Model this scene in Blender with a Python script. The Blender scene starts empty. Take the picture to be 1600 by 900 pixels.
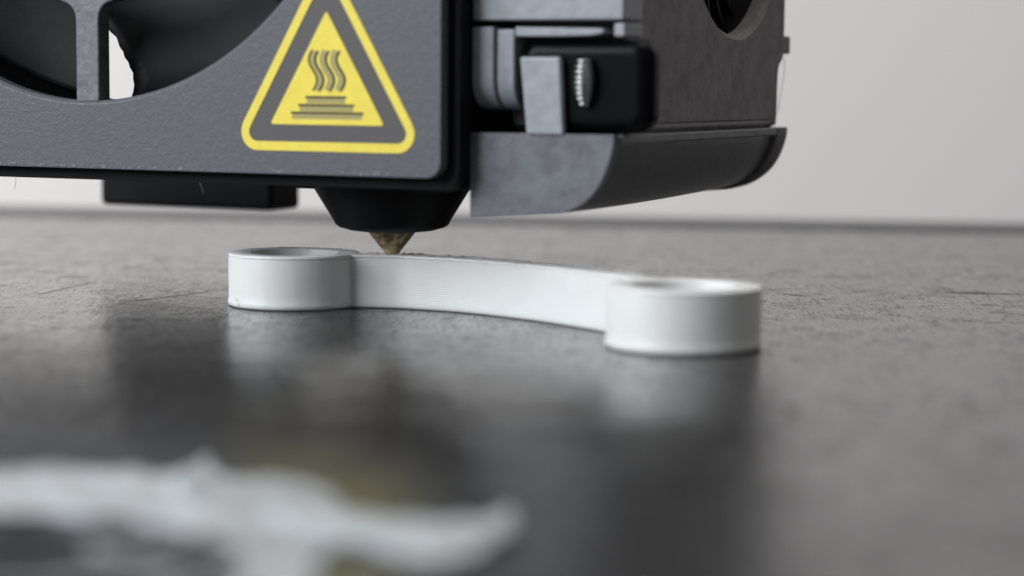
import bpy, bmesh, math, random
from mathutils import Vector, Matrix, noise
random.seed(7)
S = 0.1                      # coordinates below are millimetres; one Blender unit is one centimetre
sc = bpy.context.scene
sc.unit_settings.system = 'METRIC'; sc.unit_settings.scale_length = 0.01
COL = sc.collection
R = math.radians

# ------------------------------------------------------------------ camera
cam = bpy.data.cameras.new('camera'); camo = bpy.data.objects.new('camera', cam); COL.objects.link(camo)
cam.sensor_width = 36; cam.lens = 72.0; cam.clip_start = 0.2; cam.clip_end = 2000
camo.location = (0, 0, 18.8 * S)
PITCH, ROLL = R(5.604), R(0.458)
camo.rotation_euler = (Matrix.Rotation(R(90) - PITCH, 4, 'X') @ Matrix.Rotation(ROLL, 4, 'Z')).to_euler()
cam.dof.use_dof = True; cam.dof.focus_distance = 17.9; cam.dof.aperture_fstop = 0.22
sc.camera = camo

# ------------------------------------------------------------------ light
w = bpy.data.worlds.new('World'); sc.world = w; w.use_nodes = True
bg = w.node_tree.nodes['Background']; bg.inputs[0].default_value = (0.86, 0.86, 0.89, 1); bg.inputs[1].default_value = 0.15
def area(name, loc, target, sx, sy, power, col):
    l = bpy.data.lights.new(name, 'AREA'); l.shape = 'RECTANGLE'; l.size = sx * S; l.size_y = sy * S
    l.energy = power; l.color = col
    o = bpy.data.objects.new(name, l); COL.objects.link(o); o.location = Vector(loc) * S
    o.rotation_euler = (Vector(target) - Vector(loc)).to_track_quat('-Z', 'Y').to_euler(); return o
area('window_light', (-700, -140, 420), (-10, 190, 20), 620, 560, 106000, (0.90, 0.95, 1.0))
area('ceiling_light', (100, 350, 1100), (50, 350, 0), 900, 900, 70000, (1.0, 0.95, 0.905))
area('wall_fill_light', (-560, 600, 300), (-60, 900, 60), 360, 360, 24000, (1.0, 0.98, 0.95))  # added lamp with no known source, brightens the wall towards the left
vs = sc.view_settings
vs.view_transform = 'Standard'; vs.look = 'None'; vs.exposure = 0; vs.gamma = 1; vs.use_curve_mapping = False
sc.cycles.use_denoising = True

# ------------------------------------------------------------------ helpers
class MB:
    def __init__(s): s.v = []; s.f = []
    def add(s, vs, fs):
        n = len(s.v); s.v += [tuple(p) for p in vs]; s.f += [tuple(i + n for i in f) for f in fs]; return s
    def box(s, x0, x1, y0, y1, z0, z1):
        return s.add([(x, y, z) for x in (x0, x1) for y in (y0, y1) for z in (z0, z1)],
                     [(0, 1, 3, 2), (4, 6, 7, 5), (0, 4, 5, 1), (2, 3, 7, 6), (0, 2, 6, 4), (1, 5, 7, 3)])
    def lathe(s, prof, n=64, cx=0, cy=0, caps=True, wob=0.0):
        vs = []
        for r, z in prof:
            for k in range(n):
                a = 2 * math.pi * k / n; rr = r * (1 + wob * noise.noise(Vector((math.cos(a) * 2, math.sin(a) * 2, z * .8))))
                vs.append((cx + rr * math.cos(a), cy + rr * math.sin(a), z))
        fs = [(j * n + k, j * n + (k + 1) % n, (j + 1) * n + (k + 1) % n, (j + 1) * n + k) for j in range(len(prof) - 1) for k in range(n)]
        if caps: fs += [tuple(reversed(range(n))), tuple(range((len(prof) - 1) * n, len(prof) * n))]
        return s.add(vs, fs)
    def tube(s, pts, rads, n=10, flat=1.0):
        vs = []; P = [Vector(p) for p in pts]
        for i, p in enumerate(P):
            t = (P[min(i + 1, len(P) - 1)] - P[max(i - 1, 0)]).normalized()
            a = Vector((0, 0, 1)).cross(t)
            a = a.normalized() if a.length > 1e-4 else Vector((1, 0, 0))
            b = t.cross(a)
            for k in range(n):
                q = 2 * math.pi * k / n; vs.append(p + a * rads[i] * math.cos(q) + b * rads[i] * flat * math.sin(q))
        fs = [(j * n + k, j * n + (k + 1) % n, (j + 1) * n + (k + 1) % n, (j + 1) * n + k) for j in range(len(P) - 1) for k in range(n)]
        fs += [tuple(reversed(range(n))), tuple(range((len(P) - 1) * n, len(P) * n))]
        return s.add(vs, fs)
    def prism(s, pts, d0, d1, axis='y'):
        """outline pts (a,b) extruded from d0 to d1; axis y: (a,d,b); axis x: (d,a,b); axis z: (a,b,d)"""
        m = {'y': lambda a, b, d: (a, d, b), 'x': lambda a, b, d: (d, a, b), 'z': lambda a, b, d: (a, b, d)}[axis]
        n = len(pts); vs = [m(a, b, d0) for a, b in pts] + [m(a, b, d1) for a, b in pts]
        return s.add(vs, [tuple(reversed(range(n))), tuple(range(n, 2 * n))] + [(k, (k + 1) % n, n + (k + 1) % n, n + k) for k in range(n)])
    def ribbon(s, pts, wd, d0, d1, closed=False):
        """stroke of width wd along pts (a,b) in the x-z plane, thickness d0..d1 in y"""
        n = len(pts); L = []; Rr = []
        for i in range(n):
            p0 = pts[(i - 1) % n] if closed or i > 0 else pts[i]; p1 = pts[(i + 1) % n] if closed or i < n - 1 else pts[i]
            t = Vector((p1[0] - p0[0], p1[1] - p0[1])).normalized(); nn = Vector((-t.y, t.x)) * wd / 2
            L.append((pts[i][0] + nn.x, pts[i][1] + nn.y)); Rr.append((pts[i][0] - nn.x, pts[i][1] - nn.y))
        vs = [(a, d0, b) for a, b in L] + [(a, d0, b) for a, b in Rr] + [(a, d1, b) for a, b in L] + [(a, d1, b) for a, b in Rr]
        fs = []
        for i in range(n if closed else n - 1):
            j = (i + 1) % n
            fs += [(i, j, n + j, n + i), (2 * n + i, 3 * n + i, 3 * n + j, 2 * n + j), (i, 2 * n + i, 2 * n + j, j), (n + i, n + j, 3 * n + j, 3 * n + i)]
        if not closed: fs += [(0, n, 3 * n, 2 * n), (n - 1, 3 * n - 1, 4 * n - 1, 2 * n - 1)]
        return s.add(vs, fs)
    def build(s, name, mat, parent=None, bevel=0, seg=2, ang=35, label=None):
        me = bpy.data.meshes.new(name); me.from_pydata([(x * S, y * S, z * S) for x, y, z in s.v], [], s.f)
        bm = bmesh.new(); bm.from_mesh(me); bmesh.ops.recalc_face_normals(bm, faces=bm.faces); bm.to_mesh(me); bm.free()
        me.materials.append(mat)
        for p in me.polygons: p.use_smooth = True
        me.set_sharp_from_angle(angle=R(ang))
        o = bpy.data.objects.new(name, me); COL.objects.link(o); o.parent = parent
        if bevel:
            b = o.modifiers.new('bevel', 'BEVEL'); b.width = bevel * S; b.segments = seg; b.limit_method = 'ANGLE'; b.angle_limit = R(40); b.harden_normals = True
        if label: o['label'] = label
        return o
def tag(o, label, cat=None, kind=None):
    o['label'] = label
    if cat: o['category'] = cat
    if kind: o['kind'] = kind
    return o
def rrect(x0, x1, z0, z1, r, n=8, per=24):
    """rounded rectangle outline, counter-clockwise, straight sides subdivided"""
    cs = [(x1 - r, z0 + r, -90), (x1 - r, z1 - r, 0), (x0 + r, z1 - r, 90), (x0 + r, z0 + r, 180)]; out = []
    for i, (cx, cz, a0) in enumerate(cs):
        for k in range(n + 1):
            a = R(a0 + 90 * k / n); out.append((cx + r * math.cos(a), cz + r * math.sin(a)))
        nx = cs[(i + 1) % 4]; p = out[-1]; a = R(nx[2]); q = (nx[0] + r * math.cos(a), nx[1] + r * math.sin(a))
        out += [(p[0] + (q[0] - p[0]) * k / per, p[1] + (q[1] - p[1]) * k / per) for k in range(1, per)]
    return out
def holed(mb, outline, c, r, d0, d1, axis='y', chamfer=0.0):
    """plate with outline and a round hole, thickness d0 (front) .. d1, front edge of hole chamfered"""
    m = {'y': lambda a, b, d: (a, d, b), 'x': lambda a, b, d: (d, a, b)}[axis]
    n = len(outline); ang = [math.atan2(b - c[1], a - c[0]) for a, b in outline]
    circ = lambda rr: [(c[0] + rr * math.cos(t), c[1] + rr * math.sin(t)) for t in ang]
    sg = 1 if d1 > d0 else -1
    loops = [[m(a, b, d0) for a, b in outline], [m(a, b, d0) for a, b in circ(r + chamfer)], [m(a, b, d0 + sg * chamfer) for a, b in circ(r)],
             [m(a, b, d1) for a, b in circ(r)], [m(a, b, d1) for a, b in outline]]
    vs = [p for l in loops for p in l]
    fs = [(j * n + k, j * n + (k + 1) % n, ((j + 1) % 5) * n + (k + 1) % n, ((j + 1) % 5) * n + k) for j in range(5) for k in range(n)]
    return mb.add(vs, fs)
def spline(pts, n):
    P = [Vector(p) for p in pts]; P = [P[0] * 2 - P[1]] + P + [P[-1] * 2 - P[-2]]; out = []
    for i in range(1, len(P) - 2):
        for k in range(n):
            t = k / n; a, b, c, d = P[i - 1:i + 3]
            out.append(0.5 * ((2 * b) + (c - a) * t + (2 * a - 5 * b + 4 * c - d) * t * t + (3 * b - a - 3 * c + d) * t ** 3))
    return out + [P[-2]]

# ------------------------------------------------------------------ materials
def mat(name, col, rough=0.5, spec=0.5, metal=0.0, var=0.0, var_scale=5, bump=0.0, bump_scale=60, bump2=0.0, bump2_scale=12, rvar=0.0, speck=0.0, speck_scale=90, sss=0.0, col2=None):
    m = bpy.data.materials.new(name); m.use_nodes = True; nt = m.node_tree; N, L = nt.nodes, nt.links
    p = N['Principled BSDF']; p.inputs['Base Color'].default_value = (*col, 1); p.inputs['Roughness'].default_value = rough
    p.inputs['Specular IOR Level'].default_value = spec; p.inputs['Metallic'].default_value = metal
    if sss: p.inputs['Subsurface Weight'].default_value = sss; p.inputs['Subsurface Radius'].default_value = (.06, .055, .05); p.inputs['Subsurface Scale'].default_value = 1
    tc = N.new('ShaderNodeTexCoord')
    def nz(scale, detail=4, dist=0.0):
        t = N.new('ShaderNodeTexNoise'); t.inputs['Scale'].default_value = scale; t.inputs['Detail'].default_value = detail; t.inputs['Distortion'].default_value = dist
        L.new(tc.outputs['Object'], t.inputs['Vector']); return t.outputs['Fac']
    if var or col2:
        mx = N.new('ShaderNodeMix'); mx.data_type = 'RGBA'
        c2 = col2 if col2 else tuple(min(1, c * (1 + var)) for c in col); c1 = col if col2 else tuple(c * (1 - var) for c in col)
        rp = N.new('ShaderNodeValToRGB'); rp.color_ramp.elements[0].position = .32; rp.color_ramp.elements[1].position = .68
        L.new(nz(var_scale, 6), rp.inputs[0]); L.new(rp.outputs[0], mx.inputs['Factor'])
        mx.inputs[6].default_value = (*c1, 1); mx.inputs[7].default_value = (*c2, 1); last = mx.outputs[2]
        if speck:
            r2 = N.new('ShaderNodeValToRGB'); r2.color_ramp.elements[0].position = .66; r2.color_ramp.elements[1].position = .78
            L.new(nz(speck_scale, 3, .4), r2.inputs[0]); m2 = N.new('ShaderNodeMix'); m2.data_type = 'RGBA'
            L.new(r2.outputs[0], m2.inputs['Factor']); L.new(last, m2.inputs[6]); m2.inputs[7].default_value = (*[min(1, c * (1 + speck)) for c in col], 1); last = m2.outputs[2]
        L.new(last, p.inputs['Base Color'])
    if rvar:
        mr = N.new('ShaderNodeMapRange'); mr.inputs['From Min'].default_value = .3; mr.inputs['From Max'].default_value = .7
        mr.inputs['To Min'].default_value = max(0.02, rough - rvar); mr.inputs['To Max'].default_value = min(1, rough + rvar)
        L.new(nz(var_scale * 1.7, 5), mr.inputs['Value']); L.new(mr.outputs[0], p.inputs['Roughness'])
    prev = None
    for st, scl, dist in ((bump, bump_scale, .003), (bump2, bump2_scale, .01)):
        if st:
            b = N.new('ShaderNodeBump'); b.inputs['Strength'].default_value = st; b.inputs['Distance'].default_value = dist
            L.new(nz(scl, 3), b.inputs['Height'])
            if prev: L.new(prev, b.inputs['Normal'])
            prev = b.outputs['Normal']
    if prev: L.new(prev, p.inputs['Normal'])
    return m
M = {}
M['panel'] = mat('moulded_grey_plastic', (.092, .095, .105), .48, .5, var=.07, var_scale=14, bump=1, bump_scale=38, bump2=.25, bump2_scale=18, rvar=.08, speck=1.3, speck_scale=36)
M['worn'] = mat('worn_grey_plastic', (.15, .155, .168), .46, .5, var=.2, var_scale=12, bump=1.0, bump_scale=22, bump2=.6, bump2_scale=9, speck=.8, speck_scale=18)
M['side'] = mat('side_grey_plastic', (.22, .208, .21), .6, .4, var=.22, var_scale=6, bump=1, bump_scale=30, bump2=.5, bump2_scale=12, speck=.5, speck_scale=16)
M['mouth'] = mat('duct_plastic_lit', (.135, .141, .155), .42, .5, var=.22, var_scale=7, bump=.8, bump_scale=30, bump2=.7, bump2_scale=7)  # same plastic as the duct, light on its front put into the colour
M['light'] = mat('light_grey_plastic', (.33, .34, .37), .40, .5, var=.12, var_scale=9, bump=.4, bump_scale=30, bump2=.3, bump2_scale=7)
M['duct'] = mat('duct_plastic', (.055, .053, .057), .34, .5, var=.25, var_scale=8, bump=.8, bump_scale=30)
M['black'] = mat('black_plastic', (.005, .005, .006), .6, .16, bump=.5, bump_scale=30)
M['void'] = mat('matt_black_plastic_gap_shade', (.004, .004, .004), .95, .0)
M['gloss'] = mat('glossy_black_rubber', (.003, .003, .004), .34, .09)
M['screw'] = mat('dark_steel', (.42, .415, .41), .26, .5, metal=1)
M['sock'] = mat('black_silicone', (.006, .006, .007), .6, .18, bump=.3, bump_scale=30, speck=3, var=.2, speck_scale=14)
M['blade'] = mat('fan_blade_plastic', (.013, .0135, .015), .5, .25, var=.2, var_scale=4, bump=.3)
M['brass'] = mat('burnt_brass', (.72, .57, .36), .38, .5, metal=.5, col2=(.12, .075, .04), var_scale=16, bump=.8, bump_scale=25, rvar=.15)
M['yellow'] = mat('yellow_ink', (.90, .73, .09), .5, .4, var=.05, var_scale=8, bump=.3, bump_scale=40)
M['olive'] = mat('olive_ink', (.40, .345, .13), .5, .4)
M['brown'] = mat('dark_brown_ink', (.045, .03, .015), .5, .4)
M['warm'] = mat('warm_grey_ink', (.10, .093, .092), .55, .4, bump=.6, bump_scale=34)
M['scrap'] = mat('white_scrap_plastic', (.46, .485, .50), .45, .4, sss=.2, var=.2, var_scale=1.6)

sp_ = M['scrap'].node_tree; n_ = sp_.nodes.new('ShaderNodeTexNoise'); n_.inputs['Scale'].default_value = 2.2; n_.inputs['Detail'].default_value = 4
mr_ = sp_.nodes.new('ShaderNodeMapRange'); mr_.inputs['From Min'].default_value = .35; mr_.inputs['From Max'].default_value = .6; mr_.inputs['To Min'].default_value = .55
sp_.links.new(n_.outputs['Fac'], mr_.inputs['Value']); sp_.links.new(mr_.outputs[0], sp_.nodes['Principled BSDF'].inputs['Alpha'])   # thin, half see-through film
def bed_material():
    m = bpy.data.materials.new('bed_coating'); m.use_nodes = True; nt = m.node_tree; N, L = nt.nodes, nt.links
    p = N['Principled BSDF']; p.inputs['Specular IOR Level'].default_value = .5
    tc = N.new('ShaderNodeTexCoord')
    def nz(scale, detail=4, dist=0., sx=1, sy=1, rot=0):
        mp = N.new('ShaderNodeMapping'); mp.inputs['Scale'].default_value = (sx, sy, 1); mp.inputs['Rotation'].default_value = (0, 0, R(rot)); L.new(tc.outputs['Object'], mp.inputs['Vector'])
        t = N.new('ShaderNodeTexNoise'); t.inputs['Scale'].default_value = scale; t.inputs['Detail'].default_value = detail; t.inputs['Distortion'].default_value = dist
        L.new(mp.outputs[0], t.inputs['Vector']); return t.outputs['Fac']
    def ramp(x, a, b, c0=0., c1=1.):
        r = N.new('ShaderNodeMapRange'); r.inputs['From Min'].default_value = a; r.inputs['From Max'].default_value = b
        r.inputs['To Min'].default_value = c0; r.inputs['To Max'].default_value = c1; L.new(x, r.inputs['Value']); return r.outputs[0]
    def mix(f, a, b):
        x = N.new('ShaderNodeMix'); x.data_type = 'RGBA'
        if hasattr(f, 'node'): L.new(f, x.inputs['Factor'])
        else: x.inputs['Factor'].default_value = f
        for v, i in ((a, 6), (b, 7)):
            if hasattr(v, 'node'): L.new(v, x.inputs[i])
            else: x.inputs[i].default_value = (*v, 1)
        return x.outputs[2]
    smudge = ramp(nz(.55, 6, .5), .32, .68)
    grain = nz(36, 4, 1.4, 1, .16); mott = nz(6.0, 5, 1.0, 1, .45); patch = nz(1.6, 6, 1.2)
    base = mix(smudge, (.008, .008, .009), (.018, .017, .017))
    base = mix(ramp(grain, .60, .74), base, (.13, .126, .12))
    base = mix(ramp(mott, .58, .74, 0, .4), base, (.06, .058, .057))
    scr = None
    for rot, off in ((12, 0), (-35, 3), (63, 7)):        # fine scratches left by the scraper
        s_ = ramp(nz(2.2 + off * .1, 2, .15, .05, 5.5, rot), .735, .76)
        if scr is None: scr = s_
        else:
            a = N.new('ShaderNodeMath'); a.operation = 'MAXIMUM'; L.new(scr, a.inputs[0]); L.new(s_, a.inputs[1]); scr = a.outputs[0]
    base = mix(scr, base, (.22, .215, .21))
    L.new(base, p.inputs['Base Color'])
    def add(a, b_, op='ADD'):
        x = N.new('ShaderNodeMath'); x.operation = op; L.new(a, x.inputs[0]); L.new(b_, x.inputs[1]); return x.outputs[0]
    L.new(add(add(ramp(nz(.8, 6, .8), .3, .7, .05, .11), ramp(grain, .35, .65, 0, .06)), ramp(patch, .35, .65, 0, .07)), p.inputs['Roughness'])
    p.inputs['Specular IOR Level'].default_value = 1.0
    streak = ramp(nz(2.6, 3, .3, .22, 3.5, 6), .70, .735, 1., .25)         # dark worn streaks
    tint = add(add(add(ramp(grain, .36, .54, .54, 1.14), ramp(mott, .34, .54, .80, 1.08), 'MULTIPLY'), ramp(patch, .34, .58, .66, 1.06), 'MULTIPLY'), streak, 'MULTIPLY')
    b = N.new('ShaderNodeBump'); b.inputs['Strength'].default_value = .35; b.inputs['Distance'].default_value = .008; L.new(grain, b.inputs['Height'])
    b2 = N.new('ShaderNodeBump'); b2.inputs['Strength'].default_value = .17; b2.inputs['Distance'].default_value = .01; L.new(nz(3.5, 4), b2.inputs['Height']); L.new(b.outputs[0], b2.inputs['Normal'])
    L.new(b2.outputs[0], p.inputs['Normal'])
    dif = N.new('ShaderNodeBsdfDiffuse'); dif.inputs['Color'].default_value = (.055, .054, .053, 1); ms = N.new('ShaderNodeMixShader'); cl = N.new('ShaderNodeClamp')
    L.new(tint, cl.inputs['Value']); L.new(cl.outputs[0], ms.inputs['Fac']); L.new(dif.outputs[0], ms.inputs[1]); L.new(p.outputs[0], ms.inputs[2])
    L.new(ms.outputs[0], N['Material Output'].inputs['Surface']); return m
M['bed'] = bed_material()
def white_print():
    m = mat('white_printed_plastic', (.76, .76, .745), .36, .5, sss=.1, bump=.15, bump_scale=30, rvar=.08, var=.02)
    nt = m.node_tree; N, L = nt.nodes, nt.links; p = N['Principled BSDF']
    tc = N.new('ShaderNodeTexCoord'); wv = N.new('ShaderNodeTexWave'); wv.wave_type = 'BANDS'; wv.bands_direction = 'Z'
    wv.inputs['Scale'].default_value = 15.7; wv.inputs['Distortion'].default_value = .4; L.new(tc.outputs['Object'], wv.inputs['Vector'])
    b = N.new('ShaderNodeBump'); b.inputs['Strength'].default_value = .3; b.inputs['Distance'].default_value = .003
    L.new(wv.outputs['Fac'], b.inputs['Height']); old = p.inputs['Normal'].links[0].from_socket; L.new(old, b.inputs['Normal']); L.new(b.outputs[0], p.inputs['Normal']); 
    mp = N.new('ShaderNodeMapping'); mp.inputs['Scale'].default_value = (1, 1, .06); L.new(tc.outputs['Object'], mp.inputs['Vector'])
    nz = N.new('ShaderNodeTexNoise'); nz.inputs['Scale'].default_value = 14; nz.inputs['Detail'].default_value = 5; L.new(mp.outputs[0], nz.inputs['Vector'])
    b3 = N.new('ShaderNodeBump'); b3.inputs['Strength'].default_value = .45; b3.inputs['Distance'].default_value = .006; L.new(nz.outputs['Fac'], b3.inputs['Height'])
    L.new(b.outputs[0], b3.inputs['Normal']); L.new(b3.outputs[0], p.inputs['Normal']); return m
M['white'] = white_print()
M['wall'] = mat('white_painted_wall', (.76, .735, .72), .8, .2, var=.015, var_scale=.05)
M['rim'] = mat('dark_bed_rim', (.04, .04, .042), .45, .4)

# ------------------------------------------------------------------ setting
bed = MB().prism([(-260, -80), (260, -80), (260, 262.0), (-260, 338.3)], -4, 0, 'z').build('print_bed', M['bed'])
tag(bed, 'dark grey coated print bed with scratches, carrying the white printed piece', kind='structure')
MB().prism([(-259, 321.5), (259, 245.5), (259, 261.7), (-259, 337.9)], -3.5, 0.25, 'z').build('bed_rim', M['rim'], bed, bevel=.15)
M['scratch'] = mat('scraped_coating', (.30, .295, .29), .55, .5)
M['gouge'] = mat('worn_through_coating', (.012, .012, .012), .8, .05)
def scratch(a, b, wd, light):
    p, q = Vector(a), Vector(b); n_ = (q - p).orthogonal().normalized(); bow = random.uniform(-.012, .012) * (q - p).length; L_, R_ = [], []
    for k in range(13):
        t = k / 12; c = p.lerp(q, t) + n_ * bow * math.sin(math.pi * t) + n_ * .25 * wd * noise.noise(Vector((a[0], t * 6, 1))); h = wd * .26 * max(.12, math.sin(math.pi * (t * .96 + .02))) * random.uniform(.6, 1.2)
        L_.append((c + n_ * h).to_tuple()); R_.append((c - n_ * h).to_tuple())
    MB().prism(L_ + R_[::-1], .002, .02, 'z').build('scratch', M['scratch'] if light else M['gouge'], bed)
for a in (((25.8, 184.8), (24.9, 165.9), 0.18, 1), ((27.5, 188.4), (27.0, 177.3), 0.14, 1), ((27.2, 166.9), (24.9, 147.9), 0.20, 1), ((30.2, 174.4), (26.5, 153.3), 0.14, 1), ((28.0, 177.9), (26.9, 166.9), 0.12, 1), ((24.8, 200.1), (29.6, 222.6), 0.12, 1), ((29.4, 158.3), (28.0, 143.1), 0.15, 1), ((41.1, 201.4), (41.4, 183.2), 0.15, 1), ((-42.4, 182.3), (-39.7, 194.6), 0.12, 1), ((-32.9, 177.5), (-27.5, 186.3), 0.12, 1), ((-39.8, 162.2), (-34.4, 154.0), 0.15, 1), ((-4.4, 141.1), (-0.8, 136.5), 0.15, 1), ((40.4, 190.6), (47.6, 189.4), 0.90, 0), ((24.9, 188.2), (27.0, 186.0), 0.50, 0), ((19.0, 150.8), (20.0, 150.5), 0.50, 0), ((-13.6, 171.7), (-12.1, 171.1), 0.35, 0), ((29.2, 154.2), (30.3, 153.9), 0.30, 0), ((-44.5, 199.5), (-41.1, 198.4), 0.35, 0),): scratch(*a)
wall = MB().box(-1600, 1600, 900, 920, -700, 1900).build('wall', M['wall']); tag(wall, 'plain white painted wall behind the printer', kind='structure')

# ------------------------------------------------------------------ print head
head = bpy.data.objects.new('print_head', None); COL.objects.link(head)
head.location = (-5.67 * S, 160.05 * S, 0); head.rotation_euler = (0, 0, R(-25))
tag(head, 'grey and black 3D printer print head with yellow hot surface triangle above the white piece', 'print head')
FC, FR = (-33.67, 43.87), 26.5
# front panel and the black shell behind it
out = rrect(-67.0, 0.0, 11.62, 76.2, 1.3, per=40)
panel = holed(MB(), out, FC, FR, 0.0, 1.3, chamfer=.28).build('front_panel', M['panel'], head, bevel=.05)
ew = MB()
for i in range(60):
    u_ = random.uniform(-44, -16) if i < 45 else random.uniform(-16, -2); d = random.uniform(.05, .16)
    ew.box(u_, u_ + random.uniform(.1, .5), -.03, .1, 11.62 + random.uniform(.02, .2), 11.66 + d + .16)
o = ew.build('edge_wear', M['worn'], panel, bevel=.03); o['kind'] = 'stuff'
sp = [(-34.85, FC[1] - FR - .15), (-32.45, FC[1] - FR - .15), (-32.45, 24.2)] + [(-32.45 + 1.5 * (1 - math.cos(R(t))), 24.2 + 1.5 * math.sin(R(t))) for t in range(15, 91, 15)] + \
     [(-30.9, 27.2), (-36.4, 27.2)] + [(-34.85 - 1.5 * (1 - math.cos(R(t))), 24.2 + 1.5 * math.sin(R(t))) for t in range(90, 14, -15)] + [(-34.85, 24.2)]
MB().prism(sp, .12, 1.75).build('spoke', M['worn'], panel, bevel=.2, seg=3)
for th in (90, 180, 270):
    p = [(FC[0] + math.sin(R(th)) * r_ + math.cos(R(th)) * s_, FC[1] - math.cos(R(th)) * r_ + math.sin(R(th)) * s_) for r_, s_ in ((17, -1.2), (26.65, -1.2), (26.65, 1.2), (17, 1.2))]
    MB().prism(p, .12, 1.75).build('spoke', M['worn'], panel, bevel=.2)
gr = [(FC[0] + 18.2 * math.cos(2 * math.pi * k / 96), FC[1] + 18.2 * math.sin(2 * math.pi * k / 96)) for k in range(96)]
holed(MB(), gr, FC, 16.2, .2, 1.7).build('grille_ring', M['worn'], panel, bevel=.2)
shell_out = rrect(-68.0, 1.0, 10.62, 77.2, 1.6, per=40)
holed(MB(), shell_out, FC, 26.9, 1.32, 3.0).build('cover_shell', M['black'], head, bevel=.45, seg=4)
# skirt walls behind the shell front (open at the left where the air leaves)
MB().box(-66.5, .95, 3.0, 30, 10.7, 12.2).build('shell_floor', M['black'], head, bevel=.2)
MB().box(-.6, .96, 3.0, 30, 12.2, 76).build('shell_wall', M['black'], head, bevel=.2)
MB().box(-66.5, .95, 3.0, 30, 75.6, 77.1).build('shell_roof', M['black'], head, bevel=.2)
# cooling fan
fr = MB()
n = 128
holed(fr, [(FC[0] + 28.6 * math.cos(2 * math.pi * k / n), FC[1] + 28.6 * math.sin(2 * math.pi * k / n)) for k in range(n)], FC, 26.75, 3.02, 9.5)
fan = fr.build('cooling_fan', M['void'], head)
hubm = MB(); hubm.prism([(FC[0] + 12 * math.cos(2 * math.pi * k / 48), FC[1] + 12 * math.sin(2 * math.pi * k / 48)) for k in range(48)], 3.4, 11); hubm.build('hub', M['blade'], fan, bevel=.6)
for b in range(7):
    st = 51.43 * b; vsb = []; nr, na = 34, 12
    edge = [(11, -14), (18, -8), (20, -3), (21.2, .9), (23.1, 3.4), (24.6, 5.0), (25.4, 5.0), (26.1, 4.0), (26.6, 2.6)]
    for i in range(nr):
        t = i / (nr - 1); r = 11.5 + (26.6 - 11.5) * t
        for (r0, e0), (r1, e1) in zip(edge, edge[1:]):
            if r0 <= r <= r1 + 1e-6: lead = e0 + (e1 - e0) * (r - r0) / (r1 - r0)
        trail = -10.5 + 51.43 - 3 * (1 - t)
        for j in range(na + 1):
            q = j / na; th = st + lead + (trail - lead) * q
            jit = .16 * noise.noise(Vector((b * 9, i * 3.1, 1.3))) if j == 0 else 0
            vsb.append((FC[0] + r * math.sin(R(th + jit * 3)), 4.0 + 4.2 * q + .8 * math.sin(math.pi * q), FC[1] - r * math.cos(R(th + jit * 3))))
    fs = [(i * (na + 1) + j, i * (na + 1) + j + 1, (i + 1) * (na + 1) + j + 1, (i + 1) * (na + 1) + j) for i in range(nr - 1) for j in range(na)]
    o = MB().add(vsb, fs).build('blade', M['blade'], fan)
    md = o.modifiers.new('thick', 'SOLIDIFY'); md.thickness = .06; md.offset = -1
# dark inner body: heat sink and hot block
hs = MB().box(-24, -1, 13, 30, 14, 60).build('heat_sink', M['black'], head, bevel=.3)
for k in range(9):
    MB().box(-27, -24.02, 13, 30, 16 + k * 5, 17.2 + k * 5).build('fin', M['black'], hs, bevel=.1)
MB().box(-17.2, -2.6, 6.0, 16.5, 10.15, 14).build('hot_block', M['black'], head, bevel=.4)
NU, NV = -10.15, 10.9
prof = [(1.7, 6.62), (2.6, 6.5), (3.6, 6.62), (4.5, 6.88), (4.85, 7.12), (5.02, 7.45), (6.75, 10.3), (6.75, 10.6)]
MB().lathe(prof, 72, NU, NV, wob=.012).build('silicone_sock', M['sock'], head)
prof = [(.56, 4.6), (.66, 4.66), (.74, 4.82), (1.25, 5.42), (1.9, 6.28), (2.05, 6.5), (2.05, 7.0)]
MB().lathe(prof, 48, NU, NV, wob=.03).build('nozzle', M['brass'], head)
# rear duct hanging behind the head
MB().box(-61.9, -40.2, 40, 46, 5.75, 13.6).build('rear_duct', M['black'], head, bevel=.5)
MB().box(-42, -20, 30.05, 44, 13.7, 16.5).build('rear_bracket', M['black'], head, bevel=.3)

# hot surface sign printed on the panel
def rtri(cx, zb, zt, rad, n=7):
    hw = (zt - zb) / math.sqrt(3); C = [(cx - hw, zb), (cx + hw, zb), (cx, zt)]; o = []
    for i in range(3):
        p = Vector(C[i]); a = (Vector(C[i - 1]) - p).normalized(); b = (Vector(C[(i + 1) % 3]) - p).normalized()
        bis = (a + b).normalized(); cen = p + bis * (rad / math.sin(R(30)))
        s0 = math.atan2(*reversed((p + a * rad * math.sqrt(3) - cen)[:])); 
        for k in range(n + 1):
            t = s0 + R(120) * k / n; o.append((cen.x + rad * math.cos(t), cen.y + rad * math.sin(t)))
        nxt = Vector(C[(i + 1) % 3]); st = p + b * rad * math.sqrt(3); en = nxt - b * rad * math.sqrt(3)
        o += [tuple(st + (en - st) * k / 6) for k in range(1, 6)]
    return o
sign = MB().ribbon(rtri(-10.24, 13.9, 28.55, 1.15), .74, -.05, .02, True).build('warning_sign', M['yellow'], head, label='yellow triangle sign for a hot surface with three steam waves')
MB().prism(rtri(-10.24, 13.9, 28.55, 1.15), -.012, .02).build('sign_field', M['warm'], sign)
MB().prism(rtri(-10.22, 15.66, 24.75, .16), -.05, .0).build('sign_triangle', M['yellow'], sign)
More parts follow.
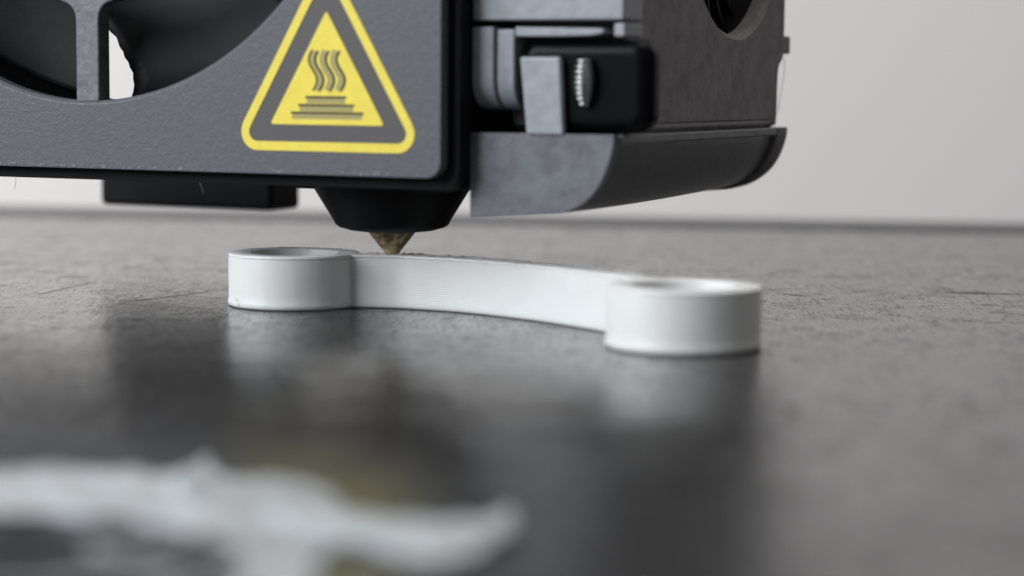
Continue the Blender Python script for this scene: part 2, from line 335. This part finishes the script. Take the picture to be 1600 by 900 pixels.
for k in range(3):
    u0 = -11.62 + k * .98
    pts = [(u0 + .42 * (1 - t) + .5 * t + .36 * math.sin(2 * math.pi * (t * .98 + .53)), 21.55 - 3.15 * t) for t in [i / 20 for i in range(21)]]
    MB().ribbon(pts, .62, -.064, -.03).build('steam_wave', M['olive'], sign)
    for dx in (-.33, .33) if k == 2 else (-.33,):
        pass
    MB().ribbon([(a + .3, b) for a, b in pts], .2, -.074, -.03).build('wave_outline', M['brown'], sign)
    if k == 0: MB().ribbon([(a - .3, b) for a, b in pts], .16, -.074, -.03).build('wave_outline', M['brown'], sign)
for zz, a, b in ((17.86, -12.15, -8.42), (17.22, -12.8, -7.68), (16.6, -13.5, -6.85)):
    MB().box(a + .1, b - .1, -.062, -.03, zz - .48, zz - .08).build('bar', M['olive'], sign)
    MB().box(a, b, -.074, -.03, zz - .08, zz + .1).build('bar_outline', M['brown'], sign)

# blower on the right: air duct at the bottom, housing with round intake, front brackets
def duct_section(lift, shrink=0.0, over=0.0):
    u0, u1, zt = 1.03, 13.4 + over - shrink, 15.2
    pts = [(u0, zt), (u0, 8.35 - over + lift)]
    pts += [(u0 + (8.6 - u0) * k / 4, 8.35 - over + .62 * k / 4 + lift) for k in range(1, 5)]
    p0, p1, p2 = Vector((8.6, 8.97 - over + lift)), Vector((12.6 + over - shrink, 9.6 - over + lift)), Vector((u1, 14.6))
    for k in range(1, 13):
        t = k / 12; q = p0 * (1 - t) ** 2 + p1 * 2 * t * (1 - t) + p2 * t * t; pts.append((q.x, min(q.y, 14.7)))
    pts.append((u1, zt)); return pts
def loft(stations):
    mb = MB(); n = len(stations[0][1]); vs_ = []
    for v, pts in stations: vs_ += [(a, v, b) for a, b in pts]
    fs = [(j * n + k, j * n + (k + 1) % n, (j + 1) * n + (k + 1) % n, (j + 1) * n + k) for j in range(len(stations) - 1) for k in range(n)]
    fs += [tuple(range(n)), tuple(reversed(range((len(stations) - 1) * n, len(stations) * n)))]
    return mb.add(vs_, fs)
st = [(3.9, duct_section(0, .12)), (10, duct_section(0)), (18, duct_section(.05)), (26, duct_section(.15)), (36, duct_section(.35)), (44.4, duct_section(.6, .1)), (45, duct_section(.9, .4))]
duct = loft(st).build('air_duct', M['duct'], head, bevel=.12, ang=50)
loft([(3.2, duct_section(.08, .18)), (3.42, duct_section(0)), (3.86, duct_section(0))]).build('duct_mouth', M['mouth'], duct, ang=40, label='grey mouth plate at the front of the duct, painted lighter as if lit')
loft([(42.9, duct_section(.55, 0, .22)), (43.1, duct_section(.55, 0, .3)), (45.2, duct_section(.62, 0, .3)), (46.3, duct_section(.8, .15, .3)), (46.8, duct_section(1.3, .6, .2))]).build('duct_end', M['side'], duct, bevel=.1, ang=50)
MB().box(12.9, 13.62, 4.2, 46.0, 14.45, 15.18).build('duct_lip', M['mouth'], duct, bevel=.15)
MB().box(2.2, 12.2, 7.6, 44.8, 15.24, 15.96).build('gap_shade_block', M['void'], duct)  # added black block, paints the shade in the gap above the lip
# housing plate with round intake
pl = [(7.5, 16.0), (15, 16.0), (25, 16.0), (35, 16.0), (45.2, 16.0), (45.25, 19), (45.4, 20.6), (45.9, 21.7), (47.0, 22.3), (47.1, 24), (47.1, 30), (47.1, 40), (47.1, 52), (47.1, 64), (36, 64), (26, 64), (16, 64), (7.5, 64), (7.5, 52), (7.5, 40), (7.5, 28)]
fine = []
for i, p in enumerate(pl):
    q = pl[(i + 1) % len(pl)]; fine += [(p[0] + (q[0] - p[0]) * k / 6, p[1] + (q[1] - p[1]) * k / 6) for k in range(6)]
blower = holed(MB(), fine, (33.7, 36.9), 13.3, 12.6, 11.0, axis='x', chamfer=.45).build('blower', M['side'], head)
MB().prism(fine, 1.1, 3.0, 'x').build('blower_back', M['black'], blower)
wl = MB()
nf = len(fine); wl.add([(12.55, a, b) for a, b in fine] + [(3.05, a, b) for a, b in fine], [(k, (k + 1) % nf, nf + (k + 1) % nf, nf + k) for k in range(nf)])
o = wl.build('blower_wall', M['side'], blower); md = o.modifiers.new('thick', 'SOLIDIFY'); md.thickness = .08; md.offset = 1
MB().box(11.3, 12.5, 46.9, 50.1, 22.2, 23.9).build('tab', M['side'], blower, bevel=.15)
for k in range(26):
    a = 2 * math.pi * k / 26; c, s = math.cos(a), math.sin(a); t = math.cos(a + .5), math.sin(a + .5)
    p = [(33.7 + 10.2 * c, 36.9 + 10.2 * s), (33.7 + 10.2 * c + .35 * -s, 36.9 + 10.2 * s + .35 * c), (33.7 + 13 * math.cos(a + .12) - .35 * s, 36.9 + 13 * math.sin(a + .12) + .35 * c), (33.7 + 13 * math.cos(a + .12), 36.9 + 13 * math.sin(a + .12))]
    MB().prism(p, 3.2, 10.2, 'x').build('vane', M['gloss'], blower)
MB().prism([(33.7 + 7 * math.cos(2 * math.pi * k / 40), 36.9 + 7 * math.sin(2 * math.pi * k / 40)) for k in range(40)], 3.1, 9.6, 'x').build('impeller_hub', M['gloss'], blower, bevel=.5)
# front brackets between cover and blower
MB().box(1.1, 13.9, 3.3, 7.4, 23.98, 33).build('front_bar', M['light'], head, bevel=.16)
MB().box(13.0, 13.9, 3.6, 7.4, 22.7, 23.75).build('bar_tab', M['light'], head, bevel=.15)
def curl(u0, u1, zt, zb, v0):
    prof_ = [(v0, zt), (v0, zb)] + [(v0 + 2.4 * (1 - math.cos(R(t))), zb - 2.4 * math.sin(R(t))) for t in range(15, 91, 15)] + [(v0 + 4.2, zb - 2.4), (v0 + 4.2, zt)]
    return MB().prism(prof_, u0, u1, 'x')
br = curl(1.05, 2.95, 23.5, 19.4, 3.3).build('bracket', M['light'], head, bevel=.15)
curl(3.2, 4.7, 23.3, 19.4, 3.42).build('bracket_strip', M['light'], br, bevel=.15)
bz = [(u, 23.5 - .02 * (u - 4)) for u in (4.75, 6.7, 8.7, 10.3, 11.4, 12.0)] + [(12.3, 23.2), (12.2, 22.95), (11.2, 22.78), (8.7, 22.72), (4.75, 22.72)]
MB().prism(bz, 3.4, 6.8).build('bracket_rail', M['light'], br, bevel=.15)
MB().box(1.05, 12.5, 6.9, 7.45, 15.4, 33).build('backing', M['black'], head)
MB().prism(rrect(4.9, 16.0, 15.35, 22.5, 1.6, per=2), 3.75, 6.85).build('rubber_block', M['gloss'], head, bevel=1.2, seg=6)
scw = []
for k in range(9):
    z = 17.35 + k * .41; q = max(.05, 1 - ((z - 19.15) / 2.1) ** 2) ** .5
    scw += [(.70 * q, z), (.93 * q, z + .08), (1.0 * q, z + .19), (.93 * q, z + .30), (.70 * q, z + .38)]
MB().lathe(scw, 40, 10.7, 3.45).build('thumb_screw', M['screw'], head, ang=80)
t = MB().prism([(5.98, 15.1), (9.15, 15.1), (8.8, 21.15), (5.35, 21.15)], 2.95, 3.7).build('upright_tab', M['light'], head, bevel=.22, seg=3)

# wisps of stringing
for pts, rr in (([(12.2, 49.3, 21.8), (12.2, 49.2, 20.2), (12.1, 48.6, 18.4), (12.1, 48.0, 16.6)], .03), ([(-42, .9, 10.7), (-41.9, .8, 10.2), (-42.0, .7, 9.6)], .02), ([(-23, 1.0, 10.7), (-22.5, .8, 9.8)], .015)):
    q = spline(pts, 5); MB().tube(q, [rr] * len(q), 6).build('plastic_wisp', M['side'], head)

# ------------------------------------------------------------------ printed piece
link = bpy.data.objects.new('printed_link', None); COL.objects.link(link)
tag(link, 'white printed plastic bar with a ring at each end lying under the nozzle', 'printed part')
HT = 4.53
def ring(cx, cy, ro, ri, seed):
    prof = [(ro - .16, 0.0), (ro - .02, .1), (ro + .06, .22), (ro + .04, .5), (ro - .01, .7)] + [(ro, .7 + (HT - 1.1) * k / 6) for k in range(1, 7)] + [(ro, HT - .34), (ro - .15, HT - .30), (ro - .15, HT - .22), (ro, HT - .18), (ro, HT - .03), (ro - .05, HT), (ri + .08, HT), (ri + .02, HT - .03), (ri, HT - .1), (ri, .0)]
    mb = MB(); mb.lathe(prof, 128, cx, cy, caps=False, wob=.003)
    n = 128; L = len(prof) - 1
    mb.f += [(L * n + k, L * n + (k + 1) % n, (k + 1) % n, k) for k in range(n)]
    return mb
link.location = (-18.75 * S, 175.6 * S, 0)
LX, LY = -18.75, 175.6
ring(0, 0, 5.62, 3.78, 1).build('ring', M['white'], link, ang=60)
ring(12.55 - LX, 148.8 - LY, 5.66, 3.8, 2).build('ring', M['white'], link, ang=60)
front = spline([(-15.2, 173.25, 0), (-10.9, 172.95, 0), (-8, 171.95, 0), (-3.2, 169.1, 0), (2.55, 163.3, 0), (7.2, 156.8, 0), (9.6, 152.6, 0)], 10)
vs_, fs_ = [], []
for i, p in enumerate(front):
    t_ = (front[min(i + 1, len(front) - 1)] - front[max(i - 1, 0)]).normalized(); nn = Vector((-t_.y, t_.x, 0)); 
    if nn.y < 0: nn = -nn
    jt = .09 * noise.noise(Vector((i * .9, 2, 3)))
    sec = [(0.12, 0), (0.0, .14), (-.04, .3), (0, .6), (0, HT - .36), (.15, HT - .31), (.15, HT - .22), (0, HT - .18), (0, HT - .04 + jt), (.05, HT + jt), (2.3, HT + jt * 1.5), (2.45, HT - .1), (2.5, HT - .3), (2.5, .1), (2.4, 0)]
    vs_ += [(p.x + nn.x * a - LX, p.y + nn.y * a - LY, b) for a, b in sec]
n = 15
fs_ = [(j * n + k, j * n + (k + 1) % n, (j + 1) * n + (k + 1) % n, (j + 1) * n + k) for j in range(len(front) - 1) for k in range(n)] + [tuple(range(n)), tuple(reversed(range((len(front) - 1) * n, len(front) * n)))]
MB().add(vs_, fs_).build('arm', M['white'], link, ang=60)

# burrs of plastic along the top edge of the arm and rings
bu = MB()
def fleck(mb, c, sx, sy, sz):
    vs = []
    for d in ((1, 0, 0), (-1, 0, 0), (0, 1, 0), (0, -1, 0), (0, 0, 1), (0, 0, -1)):
        k = random.uniform(.6, 1.3); vs.append((c[0] + d[0] * sx * k + random.uniform(-.3, .3) * sx, c[1] + d[1] * sy * k, c[2] + d[2] * sz * k))
    mb.add(vs, [(0, 2, 4), (2, 1, 4), (1, 3, 4), (3, 0, 4), (2, 0, 5), (1, 2, 5), (3, 1, 5), (0, 3, 5)])
for i in range(90):
    k = random.randrange(4, len(front) - 8); p = front[k].lerp(front[k + 1], random.random()); d = random.choice((.1, 2.2, 2.3, 2.4, 2.4))
    t_ = (front[k + 1] - front[k]).normalized(); nn = Vector((-t_.y, t_.x, 0))
    fleck(bu, (p.x + nn.x * d - LX, p.y + nn.y * d - LY, HT + .02), random.uniform(.06, .26), random.uniform(.04, .1), random.uniform(.03, .09))
for i in range(26):
    a = random.uniform(-.2, math.pi); rr = random.choice((5.4, 3.9)); fleck(bu, (rr * math.cos(a), rr * math.sin(a), HT + .01), .15, .06, random.uniform(.03, .08))
for i in range(5):
    fleck(bu, (-4.6 + i * .3, -3.55 - i * .14, random.uniform(.3, .75)), .07, .1, .2)
o = bu.build('burr', M['white'], link, ang=10); o['kind'] = 'stuff'

# ------------------------------------------------------------------ scrap of purged filament in the foreground
sm = MB()
def strand(pts, rads, flat=.55):
    q = spline([(x, y, z) for x, y, z in pts], 6); rr = [v.x for v in spline([(r, 0, 0) for r in rads], 6)]
    sm.tube(q, rr, 12, flat)
sheet = [(-26.90, 99.00), (-23.09, 98.82), (-20.37, 99.29), (-16.45, 98.43), (-15.68, 99.49), (-15.38, 102.72), (-14.02, 98.88), (-12.52, 96.94), (-11.10, 97.99), (-9.00, 95.47), (-7.46, 91.42), (-5.55, 88.67), (-3.28, 88.07), (-1.60, 88.14), (-0.07, 90.56), (0.50, 88.76), (-0.19, 84.55), (-1.47, 81.61), (-2.71, 79.74), (-4.01, 80.37), (-5.15, 82.30), (-6.28, 83.46), (-7.14, 82.58), (-7.36, 79.36), (-7.26, 75.67), (-7.24, 71.84), (-10.43, 71.73), (-10.38, 75.56), (-9.87, 78.18), (-10.54, 81.52), (-12.08, 84.11), (-14.13, 86.06), (-16.05, 87.58), (-19.59, 88.53), (-24.19, 88.90)]
rag = []
for i, p in enumerate(sheet):
    q = sheet[(i + 1) % len(sheet)]
    for k in range(5):
        t = k / 5; x, y = p[0] + (q[0] - p[0]) * t, p[1] + (q[1] - p[1]) * t; nv = noise.noise_vector(Vector((x * .9, y * .9, .4)))
        rag.append((x + .5 * nv.x, y + .7 * nv.y))
sm.prism([(x, y - 1.2) for x, y in rag], .03, .3, 'z')
strand([(-14.2, 90.8, .4), (-14.5, 93, .5), (-14.8, 95.4, .5)], [1.0, .8, .3], .5)
strand([(-10, 87.6, .5), (-8.6, 85.6, .6), (-6.6, 83.6, .5), (-4, 82, .4), (-1.4, 82.8, .4), (.1, 85.2, .3)], [.9, 1.2, .9, .8, .9, .4], .3)
strand([(-9.6, 79, .4), (-12, 76.2, .1), (-15.0, 76.4, .05), (-19, 75.2, .05), (-24, 75.6, .05)], [.8, .5, .6, .35, .3], .3)
strand([(-12.2, 86.6, .2), (-13.6, 83.2, .1), (-15.5, 80.6, .1), (-17, 81.5, .1)], [.7, .5, .7, .4], .3)
scrap = sm.build('plastic_scrap', M['scrap'])
rm = scrap.modifiers.new('merge', 'REMESH'); rm.mode = 'VOXEL'; rm.voxel_size = .016; rm.use_smooth_shade = True
smo = scrap.modifiers.new('soft', 'SMOOTH'); smo.iterations = 5; smo.factor = .5
tx = bpy.data.textures.new('lumps', 'CLOUDS'); tx.noise_scale = .22; dm = scrap.modifiers.new('lumpy', 'DISPLACE'); dm.texture = tx; dm.strength = .06; dm.mid_level = .5; dm.texture_coords = 'GLOBAL'
tag(scrap, 'blurred flat scrap of white plastic lying on the bed in the foreground', 'plastic scrap')
